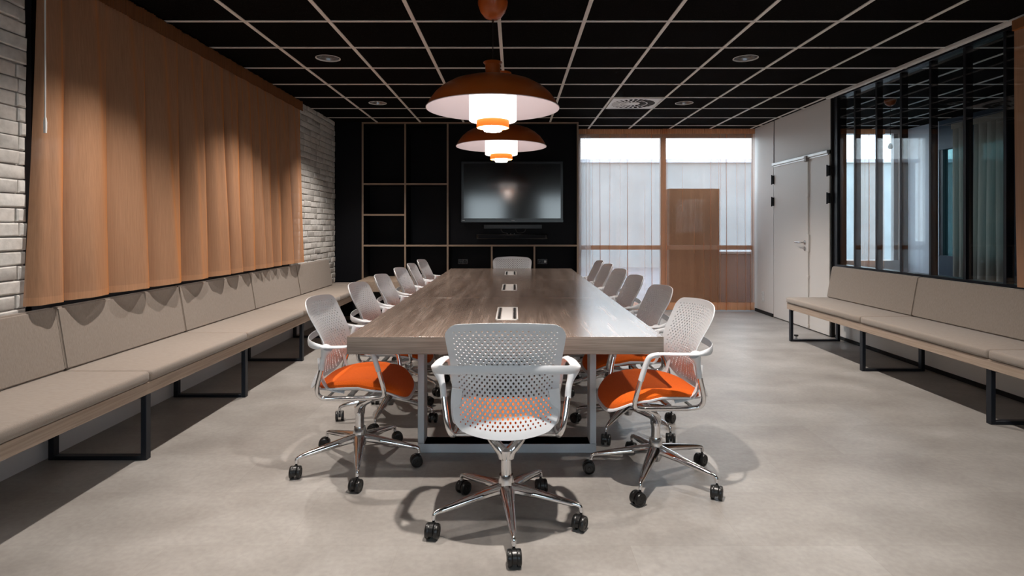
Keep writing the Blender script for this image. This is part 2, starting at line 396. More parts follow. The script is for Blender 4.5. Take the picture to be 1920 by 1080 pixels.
for a in (3.95, 4.82, 5.69): f.box(a, a+.06, y0, y1, .74, 2.64)

f.build('window_frame', M['winframe'], w)
for a0, a1 in ((4.01, 4.82), (4.88, 5.69)): boxobj('pane', (a0, a1, YB+.06, YB+.068, .74, 2.64), M['glass'], w)

# outside
struct('terrace', MB().box(-30, 40, YB+.15, 60, -.2, -.1), M['pavement'], label='pale paving outside the far window', cat='ground')
struct('ground_rear', MB().box(-30, 40, -40, YR-.15, -.2, -.1), M['pavement'], label='paving behind the room', cat='ground')
bl = empty('building', (6, 19, -.1), 'low pale rendered building across the paving outside the far window', 'building')
boxobj('wall', (-6, 22, 19, 26, -.1, 3.35), M['render'], bl)
boxobj('parapet', (-6.1, 22.1, 18.9, 26.1, 3.35, 3.46), M['bluegrey'], bl)
cb = empty('storage_cabinet', (2.72, 9.2, -.1), 'dark tall cabinet standing outside behind the right voile curtain', 'cabinet')
boxobj('body', (2.41, 3.20, 9.0, 9.5, -.06, 1.84), M['exteriordark'], cb, .008)
boxobj('door', (2.42, 2.80, 8.98, 9.0, -.04, 1.82), M['exteriordark'], cb); boxobj('door', (2.81, 3.19, 8.98, 9.0, -.04, 1.82), M['exteriordark'], cb)
boxobj('foot', (2.43, 3.18, 9.02, 9.48, -.1, -.06), M['darkgap'], cb)
pb = empty('planter_box', (3.5, 9.6, -.1), 'dark low planter box outside behind the right voile curtain', 'planter')
boxobj('body', (3.3, 4.9, 9.4, 9.8, -.1, .8), M['planter'], pb, .01)
boxobj('rim', (3.27, 4.93, 9.37, 9.83, .8, .84), M['winframe'], pb, .005)

# ------------------------------------------------------------------ right wall
YJ, YD0, YD1, YM = 7.93, 7.91, 6.50, 6.98
b = MB(); b.box(XR, XR+.1, YJ, YB, .0, ZC+.05); struct('wall_right', b, M['panel'], label='white wall panel beside the far curtain', cat='wall')
b = MB(); b.box(XR, XR+.1, YD1, YJ-.03, 2.115, ZC+.05); struct('wall_transom', b, M['panel'], label='white panel above the double door', cat='wall')
b = MB(); b.box(XG, XG+.1, YR, 6.48, 0, .78); struct('wall_parapet', b, M['panel'], label='low white wall under the black glazing', cat='wall')
b = MB(); b.box(XR+.005, XR+.1, YJ-.03, YJ, 0, ZC+.05); b.box(XR-.0, XR+.1, 6.48, 6.50, 0, ZC); struct('trim_2', b, M['darkgap'], label='black joint strip beside the door', cat='trim')
b = MB(); b.box(XR-.012, XR, YJ, YB-.1, 0, .045); b.box(XG-.012, XG, .2, 6.46, 0, .035); struct('baseboard_right', b, M['darkgap'], label='thin black skirting along the right wall', cat='baseboard')
d = empty('door_1', (XR+.02, 7.4, 0), 'white double door with silver top rail', 'door', kind='structure')
boxobj('door_leaf', (XR-.006, XR+.045, YM+.004, YD0, .012, 2.07), M['door'], d, .003)
lf2 = boxobj('door_leaf', (XR-.006, XR+.045, YD1+.01, YM-.004, .012, 2.07), M['door'], d, .003)
boxobj('door_core', (XR+.05, XR+.09, YD1, YJ-.03, 0, 2.11), M['darkgap'], d)
rl = MB().box(XR-.035, XR, YD1+.01, YD0, 2.075, 2.112, .004).box(XR-.02, XR-.004, YD1+.02, YD0-.02, 2.058, 2.075)
rl.build('door_rail', M['brushed'], d)
boxobj('rail_block', (XR-.05, XR-.005, YM-.03, YM+.02, 2.03, 2.1), M['winframe'], d, .004)
hd = MB(); hd.cyl((XR-.035, YM+.075, 1.05), .009, .03, 14, 'X'); hd.sweep(bezier([(XR-.035, YM+.075, 1.05), (XR-.06, YM+.085, 1.05), (XR-.065, YM+.12, 1.05), (XR-.062, YM+.22, 1.05)], 5), .009, 10)
hd.cyl((XR-.014, YM+.075, 1.05), .026, .008, 24, 'X'); hd.cyl((XR-.014, YM+.075, .975), .026, .008, 24, 'X')
hd.cyl((XR-.03, YM+.075, .975), .01, .02, 14, 'X'); hd.build('door_handle', M['steel'], d)
es = MB(); es.box(XR-.028, XR-.006, YM-.045, YM+.01, .94, 1.15, .004); es.cyl((XR-.016, YM-.018, .015), .008, .93, 10); es.cyl((XR-.016, YM-.018, 1.15), .008, .9, 10)
for zz in (.03, .62, 1.6): es.box(XR-.028, XR-.006, YM-.035, YM-.0, zz, zz+.035, .003)
es.build('door_bolt', M['door'], d)
def hinge(y, z):
    h = MB(); h.box(XR-.03, XR-.005, y-.022, y+.022, z, z+.115, .003); h.cyl((XR-.032, y, z-.008), .008, .131, 10); h.build('hinge', M['blackframe'], d)
for z in (1.83, 1.53): hinge(YJ-.015, z)
for z in (1.82, 1.51): hinge(YD1+.012, z)

# glazed partition with black mullions
gz = empty('window_6', (XG+.04, 4.5, .8), 'black glazed partition with narrow upright panes', 'window', kind='structure')
MY = [6.46, 6.10, 5.735, 5.37, 4.99, 4.61, 4.23, 3.85, 3.47, 3.09, 2.71, 2.33, 1.95, 1.57, 1.2, .8]
f = MB()
for i, y in enumerate(MY): f.box(XG-.004, XG+.055, y-.013, y+.013, .80, ZC)
for i in (0,): f.box(XG-.02, XG+.085, 6.40, 6.476, .80, ZC)
f.box(XG-.022, XG+.09, .6, 6.478, .775, .825); f.box(XG-.022, XG+.09, .6, 6.478, ZC-.02, ZC)
f.build('window_frame', M['blackframe'], gz)
for i in range(len(MY)-1): boxobj('pane', (XG-.003, XG+.004, MY[i+1]+.013, MY[i]-.013, .825, ZC-.02), M['glass'], gz)
struct('wall_partition_end', MB().box(XG, XG+.1, YR, .6, .78, ZC), M['panel'], label='white wall beside the glazing near the camera', cat='wall')
# curtain rail along the right wall
tag(MB().box(3.475, 3.515, .5, 6.44, ZC-.03, ZC-.0066, .003).build('curtain_rail', M['grid']), 'pale curtain rail under the ceiling along the black glazing', 'curtain rail')

# neighbouring room seen through the glazing
b = MB(); b.box(XR+.1, XR+.12, 6.5, YB, 0, ZC); struct('wall_door_back', b, M['bluegrey'], label='back of the door wall in the neighbouring room', cat='wall')
b = MB(); b.box(5.85, 5.95, 7.95, YB, 0, ZC); 
struct('wall_neighbour', b, M['bluegrey'], label='blue grey side wall of the neighbouring room', cat='wall')
b = MB(); b.box(5.85, 5.95, YR, 6.75, 0, ZC); b.box(5.85, 5.95, 6.75, 7.95, 0, .85); b.box(5.85, 5.95, 6.75, 7.95, 2.3, ZC); struct('wall_neighbour_dark', b, M['navy'], label='dark navy side wall of the neighbouring room', cat='wall')
w = empty('window_7', (5.9, 7.35, .85), 'teal tinted window in the neighbouring room', 'window', kind='structure')
f = MB(); f.box(5.86, 5.93, 6.75, 6.81, .85, 2.3); f.box(5.86, 5.93, 7.89, 7.95, .85, 2.3); f.box(5.86, 5.93, 7.3, 7.4, .85, 2.3); f.build('window_frame', M['blackframe'], w)
boxobj('pane', (5.895, 5.903, 6.81, 7.89, .85, 2.3), glass_mat('teal_glass', (.2, .31, .32)), w)

# ------------------------------------------------------------------ shelving wall
sh = empty('shelving_unit', (-.8, 8.2, 0), 'black wall shelving with thin oak edges around a television bay', 'shelving')
V = [-2.11, -1.52, -.93, .875]; t = .012
zt, z1, z2, z3, z4 = 2.684, 1.837, 1.408, .982, .535
body = MB()
body.box(-2.506, -2.124, YS, YS+.6, .0, ZC-.002)                   # plain end panel
body.box(-2.124, .875, 8.36, 8.6, 0, ZC-.002)                      # back
body.box(-.918, .863, 8.05, 8.36, z3+t, zt-t)                      # television bay panel
body.build('back_panel', M['black'], sh)
def board(name, dims, edge):
    q = MB(); x0, x1, ya, yb, za, zb = dims
    q.box(x0, x1, ya+.004, yb, za, zb); q.mi = 1; q.box(x0, x1, ya, ya+.004, za, zb)
    return q.build(name, [M['black'], M['shelfwood']], sh)
for x in (V[0], V[2], V[3]): board('upright', (x-t, x+t, YS, 8.36, 0, zt+t), 0)
board('upright', (V[1]-t, V[1]+t, YS, 8.36, z4, zt-t), 0)
for x in (-.318, .274): board('upright', (x-t, x+t, YS, 8.36, z4, z3-t), 0)
for x0, x1, z in ((V[0], V[2], zt), (V[2], V[3], zt)): board('shelf', (x0+t, x1-t, YS, 8.36, z-t, z+t), 0)
for x0, x1, z in ((V[0], V[1], z1), (V[1], V[2], z1), (V[0], V[1], z2), (V[0], V[1], z3), (V[1], V[2], z3), (V[2], V[3], z3)): board('shelf', (x0+t, x1-t, YS, 8.36, z-t, z+t), 0)
MB().box(-2.12, .88, 7.72, YS, .37, .515, .004).box(-2.098, .863, YS, 8.36, .37, .53).build('bench_base', M['benchwood'], sh)
MB().box(-1.95, .86, 7.80, 8.3, 0, .37).build('plinth', M['darkgap'], sh)
def socket(x, z, k):
    s_ = empty('wall_socket', (x, 8.355, z), 'black double wall socket in the ' + k, 'socket', 'black sockets inside the shelving')
    q = MB(); q.box(x-.075, x+.075, 8.345, 8.36, z-.04, z+.04, .004); 
    q.build('plate', M['tvframe'], s_)
    for dx in (-.036, .036):
        r = MB(); r.lathe([(.026, 0), (.024, -.006), (.02, -.006), (.018, -.001)], (x+dx, 8.345, z), 20, 'Y'); r.build('outlet', M['blackframe'], s_)
socket(-.75, .74, 'low shelf bay under the left end of the television')
socket(.40, .74, 'low shelf bay under the right end of the television')
pl = boxobj('adapter', (.425, .455, 8.31, 8.345, .725, .755), M['plasticwhite'], None, .004); tag(pl, 'small white adapter plugged into the right black socket', 'plug')

# television
tv = empty('television', (-.035, 8.0, 1.29), 'large black flat television on the shelving wall', 'television')
q = MB(); q.box(-.742, .672, 7.965, 8.0, 1.305, 2.15, .006); q.box(-.60, .53, 8.0, 8.05, 1.4, 2.05); q.build('casing', M['tvframe'], tv)
boxobj('screen', (-.705, .635, 7.960, 7.966, 1.36, 2.115), M['screen'], tv)
q = MB(); q.box(-.742, .672, 7.958, 7.965, 1.305, 1.345, .002); q.build('lower_bezel', M['tvframe'], tv)
q = MB()
for k in range(5): q.box(-.727+k*.008, -.722+k*.008, 7.9565, 7.958, 1.327, 1.335)
q.build('logo', M['label'], tv); q = MB()
for k in range(6): q.box(-.045+k*.008, -.040+k*.008, 7.9565, 7.958, 1.328, 1.334)
q.build('logo', M['label'], tv)
q = MB(); q.box(-.43, .38, 7.99, 8.05, 1.215, 1.275, .004); q.build('wall_bracket', M['blackframe'], tv)
sb = empty('soundbar', (-.02, 8.02, 1.07), 'slim black soundbar below the television', 'soundbar')
q = MB(); q.box(-.53, .455, 7.96, 8.05, 1.07, 1.145, .012, 2); q.build('body', M['tvframe'], sb)
q = MB(); q.box(-.50, .425, 7.955, 7.962, 1.085, 1.13); q.build('grille', M['black'], sb)
q = MB(); q.bm.free(); [MB().box(-.11+k*.05, -.10+k*.05, 7.99, 8.0, 1.145, 1.150).build('button', M['label'], sb) for k in range(3)]
q = MB(); q.sweep(bezier([(-.2, 8.03, 1.25), (-.17, 8.02, 1.17), (-.1, 8.02, 1.152)], 8), .006, 8); tag(q.build('cable', M['cord']), 'short black cable hanging under the left half of the television', 'cable'); q = MB(); q.sweep(bezier([(.0, 8.03, 1.25), (.03, 8.02, 1.17), (.08, 8.02, 1.155), (.14, 8.02, 1.18), (.16, 8.03, 1.25)], 8), .006, 8)
tag(q.build('cable', M['cord']), 'black cable loop between television and soundbar', 'cable')

# ------------------------------------------------------------------ conference table
TX0, TX1, TY0, TY1, TZ = -.770, .684, 2.64, 6.97, .74
tb = empty('conference_table', (-.043, 4.8, 0), 'long grey oak conference table on white steel frames', 'table')
TS = [2.64, 4.083, 5.527, 6.97]
for k in range(3):
    q = MB(); y0 = TS[k]+(.0008 if k else 0); y1 = TS[k+1]-(.0008 if k < 2 else 0)
    q.box(TX0+.001, TX1-.001, y0+(.001 if k == 0 else 0), y1, TZ-.08, TZ, .0015)
    o = q.build('tabletop', [M['tabletop'], M['tableedge']], tb)
    for p in o.data.polygons:
        if abs(p.normal.z) < .5: p.material_index = 1
for y in (3.225, 6.385):
    q = MB(); xa, xb = -.533, .449
    for a0, a1 in ((xa, xa+.036), (xb-.036, xb)): q.box(a0, a1, y-.055, y+.055, .05, TZ-.08, .003)
    q.box(xa, xb, y-.055, y+.055, 0, .05, .003)
    q.box(xa-.001, xb+.001, y-.0565, y+.0565, .047, .050)
    q.box(xa+.036, xb-.036, y-.03, y+.03, TZ-.12, TZ-.08); q.build('leg_frame', M['frame'], tb)
q = MB()
for x in (-.40, .31): q.box(x-.02, x+.02, 3.28, 6.33, TZ-.12, TZ-.08)
q.build('under_beam', M['frame'], tb)
for yc in (3.362, 4.80, 6.25):
    x0, x1 = -.105, .019; y0, y1 = yc-.24, yc+.24
    q = MB(); z = TZ
    for a in ((x0, x0+.008, y0, y1), (x1-.008, x1, y0, y1), (x0, x1, y0, y0+.012), (x0, x1, y1-.012, y1)): q.box(*a, z-.002, z+.003, .0008)
    pb_ = q.build('power_box', M['plasticwhite'], tb)
    boxobj('lid', (x0+.03, x1-.03, y0+.014, y1-.014, z-.001, z+.0035), M['plasticwhite'], pb_, .001)
    for s0 in (x0+.009, x1-.029):
        r = MB(); r.box(s0+.005, s0+.016, y0+.03, y1-.03, z-.001, z+.002)
        for k in range(36): yy = y0+.035+k*.0115; r.box(s0+.003+random.random()*.003, s0+.017-random.random()*.003, yy, yy+.006, z+.001, z+.0045)
        r.build('brush_strip', M['cord'], pb_)
        boxobj('brush_channel', (s0, s0+.02, y0+.013, y1-.013, z-.001, z+.0012), M['brushed'], pb_)

# ------------------------------------------------------------------ office chair
def smooth01(t): t = max(0, min(1, t)); return t*t*(3-2*t)
def back_point(u, v):
    """u -1..1 across, v 0..1 up; returns chair-local point of the rear shell surface"""
    au = abs(u)
    zt = .878 - .016*u*u
    zb = .426 + .030*abs(u)**2.4
    z = zb + (zt-zb)*v
    vv = (z-.426)/(.878-.426)
    wd = .208 + .013*smooth01((vv-.05)/.5) + .016*smooth01((vv-.5)/.4)
    wd *= 1 - .05*max(0, (.16-vv)/.16)**2 - .035*max(0, (vv-.86)/.14)**2
    x = u*wd
    # S-shaped profile: lumbar forward, top and tail leaning back
    c = -.175 - .080*smooth01((z-.62)/.26)**1.1 - .066*smooth01((.60-z)/.20)
    wrap = (.050 + .015*(1-abs(z-.62)/.25))*u*u
    return Vector((x, c+wrap, z))
def make_backrest():
    b = bmesh.new(); NC, NR = 19, 31; U0, V0 = .90, .060
    cache = {}
    def vert(iu, iv, ):   # iu in half columns (0..2*NC), iv in half rows (0..2*NR)
        k = (iu, iv)
        if k not in cache:
            u = -U0 + 2*U0*iu/(2*NC); v = V0 + (1-2*V0)*iv/(2*NR); cache[k] = b.verts.new(back_point(u, v))
        return cache[k]
    def cell(i0, i1, j, hole):
        im = (i0+i1)//2 if (i1-i0) == 2 else None
        j0, jm, j1 = 2*j, 2*j+1, 2*j+2
        if im is None:
            b.faces.new([vert(i0, j0), vert(i1, j0), vert(i1, jm), vert(i1, j1), vert(i0, j1), vert(i0, jm)]); return
        ring = [vert(i0, j0), vert(im, j0), vert(i1, j0), vert(i1, jm), vert(i1, j1), vert(im, j1), vert(i0, j1), vert(i0, jm)]
        u = -U0+2*U0*im/(2*NC); v = V0+(1-2*V0)*jm/(2*NR)
        fade = max(0, 1-.42*abs(u)**2-.45*max(0, abs(v-.47)-.2)/.3)
        if not hole: b.faces.new(ring); return
        du = U0/NC*.45*(.78+.22*fade)*(1-.25*abs(u)); dv = (1-2*V0)/(2*NR)*1.0*(.34+.54*fade)
        hs = []
        sl = u*.35
        for k in range(8):
            a = -3*PI/4 + k*PI/4; ca, sa = math.cos(a), math.sin(a)
            ex = ca*1.0 if k % 2 else (.82 if ca > 0 else -.82); ey = sa if k % 2 else (.68 if sa > 0 else -.68)
            hs.append(b.verts.new(back_point(u+ex*du - sl*ey*du*1.2, v+ey*dv)))
        for k in range(8): b.faces.new([ring[k], ring[(k+1) % 8], hs[(k+1) % 8], hs[k]])
    for j in range(NR):
        if j % 2 == 0:
            for i in range(NC): cell(2*i, 2*i+2, j, True)
        else:
            cell(0, 1, j, False)
            for i in range(NC-1): cell(2*i+1, 2*i+3, j, True)
            cell(2*NC-1, 2*NC, j, False)
    # solid rim around the perforated field
    n = 2*NC; m = 2*NR
    UC, VC = .80, .885
    def arc_v(u): return VC+(1-VC)*math.sqrt(max(0, 1-(max(0, abs(u)-UC)/(1-UC))**2))
    def arc_u(v): w_ = max(0, abs(2*v-1)-(2*VC-1))/(2-2*VC); return UC+(1-UC)*math.sqrt(max(0, 1-w_*w_))
    def rims(i, j, s):   # pushes a border vertex out to the rounded outline; a corner fans out
        u = -U0+2*U0*i/n; v = V0+(1-2*V0)*j/m
        tb = j in (0, m); lr = i in (0, n)
        if tb and lr:
            su = 1 if i == n else -1; sv = 1 if j == m else -1
            t0 = math.asin((1-V0-VC)/(1-VC)); t1 = math.acos((U0-UC)/(1-UC)); o = []
            angs = [t0+(t1-t0)*k/4 for k in range(5)]
            if (su > 0) != (sv > 0): angs = angs[::-1]
            if sv < 0 and su > 0: pass
            if s < 1: angs = [angs[2]]
            for a_ in angs:
                uo = su*(UC+(1-UC)*math.cos(a_)); vo = .5+sv*(VC+(1-VC)*math.sin(a_)-.5)
                o.append(b.verts.new(back_point(u+(uo-u)*s, v+(vo-v)*s)))
            return o
        if tb: vo = arc_v(u) if j else 1-arc_v(u); return [b.verts.new(back_point(u, v+(vo-v)*s))]
        uo = math.copysign(arc_u(v), u); return [b.verts.new(back_point(u+(uo-u)*s, v))]
    loop = [(i, 0) for i in range(n)] + [(n, j) for j in range(m)] + [(i, m) for i in range(n, 0, -1)] + [(0, j) for j in range(m, 0, -1)]
    prev = [[vert(*k)] for k in loop]
    for s in (.5, 1.0):
        cur = [rims(*k, s) for k in loop]; N_ = len(loop)
        for k in range(N_):
            k2 = (k+1) % N_
            b.faces.new([prev[k][-1], cur[k][-1], cur[k2][0], prev[k2][0]])
            for q_ in range(len(cur[k])-1): b.faces.new([prev[k][0], cur[k][q_], cur[k][q_+1]])
        prev = cur
    bmesh.ops.recalc_face_normals(b, faces=b.faces[:])
    if sum(f.normal.y for f in b.faces) > 0: bmesh.ops.reverse_faces(b, faces=b.faces[:])
    bmesh.ops.solidify(b, geom=b.faces[:], thickness=.005)
    q = MB(); 
    for f in b.faces: f.smooth = True
    q.merge(b); return q
def seat_outline(a, grow=0):
    """superellipse-like seat plan: a is the angle, returns x, y"""
    ca, sa = math.cos(a), math.sin(a); e = .62
    x = math.copysign(abs(ca)**e, ca); y = math.copysign(abs(sa)**e, sa)
    w = .222 + .012*y + grow
    yy = .045 + y*(.228+grow)
    return x*w, yy
def seat_z(x, y):
    rear = (y+.18)/.45
    z = .452 + .020*math.sin(PI*max(0, min(1, rear)))
    if y > .14: z -= .055*((y-.14)/.13)**2
    return z + .010*(x/.22)**2*(1 if y < .1 else 0)
def make_seat():
    q = MB(); n = 48; rings = [(.0, .0), (.35, 0), (.65, 0), (.85, -.001), (.95, -.006), (1.0, -.018), (1.0, -.030)]
    vs = []; fs = []
    for s, dz in rings:
        for k in range(n):
            x, y = seat_outline(2*PI*k/n); x *= s; y = .045+(y-.045)*s; vs.append((x, y, seat_z(x, y)+.012+dz))
    for r in range(len(rings)-1): fs += [(r*n+k, r*n+(k+1) % n, (r+1)*n+(k+1) % n, (r+1)*n+k) for k in range(n)]
    fs.append(tuple((len(rings)-1)*n+k for k in range(n)))
    q.add(vs, fs, True); bmesh.ops.remove_doubles(q.bm, verts=q.bm.verts[:], dist=.0001); return q
def make_pan():
    q = MB(); n = 48; vs = []; fs = []
    rings = [(1.0, -.0185, .0), (1.0, -.019, .008), (1.0, -.026, .008), (.86, -.040, 0), (.4, -.045, 0)]
    for s, dz, gr in rings:
        for k in range(n):
            x, y = seat_outline(2*PI*k/n, gr); x *= s; y = .045+(y-.045)*s; vs.append((x, y, seat_z(x, y)+dz))
    for r in range(len(rings)-1): fs += [(r*n+k, r*n+(k+1) % n, (r+1)*n+(k+1) % n, (r+1)*n+k) for k in range(n)]
    fs.append(tuple((len(rings)-1)*n+k for k in range(n)))
    q.add(vs, fs, True); return q

def make_chair():
    R = empty('office_chair', (0, 0, 0), 'x', 'chair')
    make_backrest().build('backrest', M['chairwhite'], R)
    make_seat().build('seat_pad', M['orange'], R)
    make_pan().build('seat_pan', M['chairwhite'], R)
    # lower side links that tie the back shell to the seat
    for s in (-1, 1):
        q = MB()
        q.sweep(bezier([(s*.192, -.150, .60), (s*.200, -.140, .53), (s*.196, -.110, .455), (s*.180, -.03, .428)], 5), [(.005, .024-.0006*i) for i in range(16)], 8)
        q.build('back_link', M['chairwhite'], R)
    # arm ring: one band behind the lumbar running forward into both armrests
    A = []
    side = [(.236, .118, .640), (.262, .085, .668), (.277, .03, .672), (.285, -.04, .671), (.287, -.105, .672), (.272, -.155, .678), (.225, -.192, .685), (.15, -.210, .690), (.06, -.215, .692)]
    pts = [(-x, y, z) for x, y, z in side] + [(x, y, z) for x, y, z in side[::-1]]
    crv = bezier(pts, 6); rad = []
    for p in crv:
        t_ = smooth01((-p.y-.06)/.12)
        rad.append((.021*(1-t_)+.0038*t_, .0065*(1-t_)+.0175*t_))
    q = MB(); q.sweep(crv, rad, 12, up=(0, 0, 1)); q.build('armrest_band', M['chairwhite'], R)
    for s in (-1, 1):
        q = MB()   # white front and rear uprights
        q.sweep(bezier([(s*.270, .075, .668), (s*.255, .112, .655), (s*.246, .130, .615), (s*.238, .150, .545)], 6), [.0125]*19, 10)
        q.build('arm_upright', M['chairwhite'], R); q = MB()
        q.sweep(bezier([(s*.279, -.085, .668), (s*.268, -.100, .64), (s*.255, -.112, .60), (s*.250, -.120, .555)], 6), [.026-.013*smooth01(i/11) for i in range(19)], 12)
        q.build('arm_upright', M['chairwhite'], R)
        q = MB()   # polished tube: up at the front, along under the seat, up at the rear
        q.sweep(bezier([(s*.2385, .149, .55), (s*.228, .168, .47), (s*.216, .172, .425), (s*.205, .14, .408), (s*.203, .02, .404), (s*.207, -.09, .404), (s*.216, -.138, .415), (s*.232, -.148, .46), (s*.250, -.121, .56)], 6), .0115, 10)
        q.build('arm_tube', M['chrome'], R)
    q = MB(); q.sweep([(-.205, .15, .406), (.205, .15, .406)], .013, 10); q.box(-.075, .075, .09, .19, .385, .415, .01, 2)
    q.box(-.17, .17, -.02, .01, .398, .412, .004); q.sweep([(-.20, -.11, .404), (.20, -.11, .404)], .007, 8)
    q.build('tilt_mechanism', M['chrome'], R)
    for s in (-1, 1): MB().box(s*.182-.012, s*.182+.012, -.06, .08, .386, .400, .004).build('slide_cover', M['chairwhite'], R)
    # forked bracket
    q = MB(); q.lathe([(.0, .262), (.0255, .262), (.0265, .266), (.027, .30), (.0, .312)], (0, 0, 0), 24)
    for s in (-1, 1):
        q.sweep(bezier([(s*.008, .0, .268), (s*.015, .002, .288), (s*.038, .012, .313), (s*.070, .042, .344), (s*.100, .10, .378), (s*.122, .150, .404)], 6), [(.023-.007*smooth01(i/30), .026-.010*smooth01(i/30)) for i in range(31)], 14)
    q.build('fork_bracket', M['chrome'], R)
    q = MB(); q.cyl((0, 0, .185), .0225, .08, 24); q.build('gas_column', M['chrome'], R)
    q = MB(); q.lathe([(.0, .082), (.022, .082), (.026, .095), (.033, .105), (.036, .13), (.034, .165), (.031, .188), (.029, .196), (.0, .197)], (0, 0, 0), 28); q.build('hub', M['chrome'], R)
    lm = MB()
    lm.sweep(bezier([(.022, 0, .140), (.06, 0, .136), (.12, 0, .127), (.20, 0, .114), (.27, 0, .102), (.300, 0, .096), (.314, 0, .088), (.317, 0, .068)], 5),
             [((.024*(1-t2)+.0090*t2), (.035*(1-t2)+.0085*t2)) for t2 in [min(1, (i/26)) for i in range(36)]], 12, up=(0, 1, 0))
    leg = lm.build('base_leg', M['chrome'], R)
    # caster: hood with stem, two wheels; built about its stem axis, wheel trailing towards -X
    cs = MB(); cs.cyl((0, 0, .058), .0055, .016, 10)
    pr = []
    hood = bmesh.new(); N = 14; vs = []
    for wd in (-.0075, .0075):
        row = []
        for k in range(N+1):
            a = PI*1.12*k/N - .1; row.append(hood.verts.new((-.014+.0315*math.cos(a), wd, .0315+.0315*math.sin(a))))
        row.append(hood.verts.new((-.014, wd, .0315))); vs.append(row)
    for row in vs: hood.faces.new(row)
    m_ = len(vs[0])
    for k in range(m_): hood.faces.new([vs[0][k], vs[0][(k+1) % m_], vs[1][(k+1) % m_], vs[1][k]])
    cs.merge(hood)
    c0 = cs.build('caster', M['caster'], R)
    for s in (-1, 1):
        wq = MB(); wq.lathe([(.0, s*.009), (.029, s*.009), (.0305, s*.012), (.0305, s*.021), (.028, s*.0255), (.021, s*.027), (.019, s*.0245), (.008, s*.0245), (.006, s*.027), (0, s*.027)], (-.014, 0, .0305), 24, 'Y')
        wq.build('wheel', M['caster'], c0)
    for k in range(1, 5):
        l2 = leg.copy(); COL.objects.link(l2); l2.parent = R
        c2 = c0.copy(); COL.objects.link(c2); c2.parent = R
        for ch in [o for o in bpy.data.objects if o.parent == c0]:
            w2 = ch.copy(); COL.objects.link(w2); w2.parent = c2
    return R
def kids(o): return [c for c in bpy.data.objects if c.parent == o]
proto = make_chair()
PARTS = [(c, kids(c)) for c in kids(proto)]
def copy_chair():
    r = proto.copy(); COL.objects.link(r)
    for c, subs in PARTS:
        c2 = c.copy(); COL.objects.link(c2); c2.parent = r
        for s_ in subs: s2 = s_.copy(); COL.objects.link(s2); s2.parent = c2
    return r
def pose_chair(r, x, y, heading, base, swivels, label, group):
    """heading and base are world angles in degrees"""
    r.location = (x, y, 0); rz = math.radians(heading-90); r.rotation_euler.z = rz
    legs = [c for c in bpy.data.objects if c.parent == r and c.name.startswith('base_leg')]
    cst = [c for c in bpy.data.objects if c.parent == r and c.name.startswith('caster')]
    for k in range(5):
        a = math.radians(base+72*k)-rz
        legs[k].rotation_euler.z = a; legs[k].location = (0, 0, 0)
        cst[k].location = (.317*math.cos(a), .317*math.sin(a), 0)
        cst[k].rotation_euler.z = math.radians(swivels[k])-rz
    r['label'] = label; r['group'] = group
rc = random.Random(5)
LEFTY = [(3.03, 1, 67), (3.77, 0, 50), (4.44, 1, 30), (5.15, -1, 12), (5.76, 2, 60), (6.45, -2, 40)]
RIGHTY = [(2.871, 185, 28), (3.57, 183, 20), (4.34, 182, 55), (4.98, 184, 5), (5.66, 181, 44), (6.24, 180, 66)]
ORD = ['nearest', 'second nearest', 'third nearest', 'fourth nearest', 'fifth nearest', 'farthest']
pose_chair(proto, -.036, 2.444, 90, 60, [100, 230, 80, 95, 60], 'white perforated office chair seen from behind at the near table end', 'office chairs around the conference table')
for i, (y, dh, bs) in enumerate(LEFTY):
    c = copy_chair(); pose_chair(c, -.814-(.015 if i == 5 else 0), y, dh, bs, [rc.uniform(0, 360) for _ in range(5)] if i else [200, 10, 95, 75, 20],
        'white office chair with orange seat, %s of the six left of the table' % ORD[i], 'office chairs around the conference table')
for i, (y, dh, bs) in enumerate(RIGHTY):
    c = copy_chair(); pose_chair(c, .702, y, dh, bs, [rc.uniform(0, 360) for _ in range(5)] if i else [40, 60, 0, 30, 65],
        'white office chair with orange seat, %s of the six right of the table' % ORD[i], 'office chairs around the conference table')
c = copy_chair(); pose_chair(c, -.03, 6.84, 270, 20, [rc.uniform(0, 360) for _ in range(5)], 'white perforated office chair at the far end of the table below the television', 'office chairs around the conference table')

# ------------------------------------------------------------------ benches
def cushion(y0, y1, xa, xb, z0, z1, bev=.018):
    q = MB(); q.box(min(xa, xb), max(xa, xb), y0+.002, y1-.002, z0, z1, bev, 3); return q
def bench(side, seams, name, label):
    s = side                                             # -1 left, +1 right
    xf, xb, xbt = (-1.95, -2.40, -2.455) if s < 0 else (2.965, 3.41, 3.47)
    bench_ = empty(name, ((xf+xb)/2, (seams[0]+seams[-1])/2, 0), label, 'bench')
    ya, yb = seams[0], seams[-1]; wall = -2.49 if s < 0 else 3.57
    q = MB(); q.box(min(xf+.012*s, wall), max(xf+.012*s, wall), ya+.004, yb-.004, .348, .412, .002); q.build('seat_rail', M['benchwood'], bench_)
    for k in range(len(seams)-1):
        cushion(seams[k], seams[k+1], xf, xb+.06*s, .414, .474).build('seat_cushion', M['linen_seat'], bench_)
    for k in range(len(seams)-1):
        y0, y1 = seams[k]+.002, seams[k+1]-.002
        t_ = bmesh.new(); co = [(xb, y0, .476), (xb+.045*s, y0, .476), (xbt+.045*s, y0, .812), (xbt, y0, .812)]
        vs = [t_.verts.new(c) for c in co] + [t_.verts.new((c[0], y1, c[2])) for c in co]
        for f_ in ((0, 1, 2, 3), (7, 6, 5, 4), (0, 4, 5, 1), (1, 5, 6, 2), (2, 6, 7, 3), (3, 7, 4, 0)): t_.faces.new([vs[i] for i in f_])
        nf = bmesh.ops.bevel(t_, geom=t_.edges[:], offset=.009, segments=3, affect='EDGES')['faces']
        for f_ in nf: f_.smooth = True
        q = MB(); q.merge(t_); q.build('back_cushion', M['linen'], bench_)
    return bench_, xf, wall
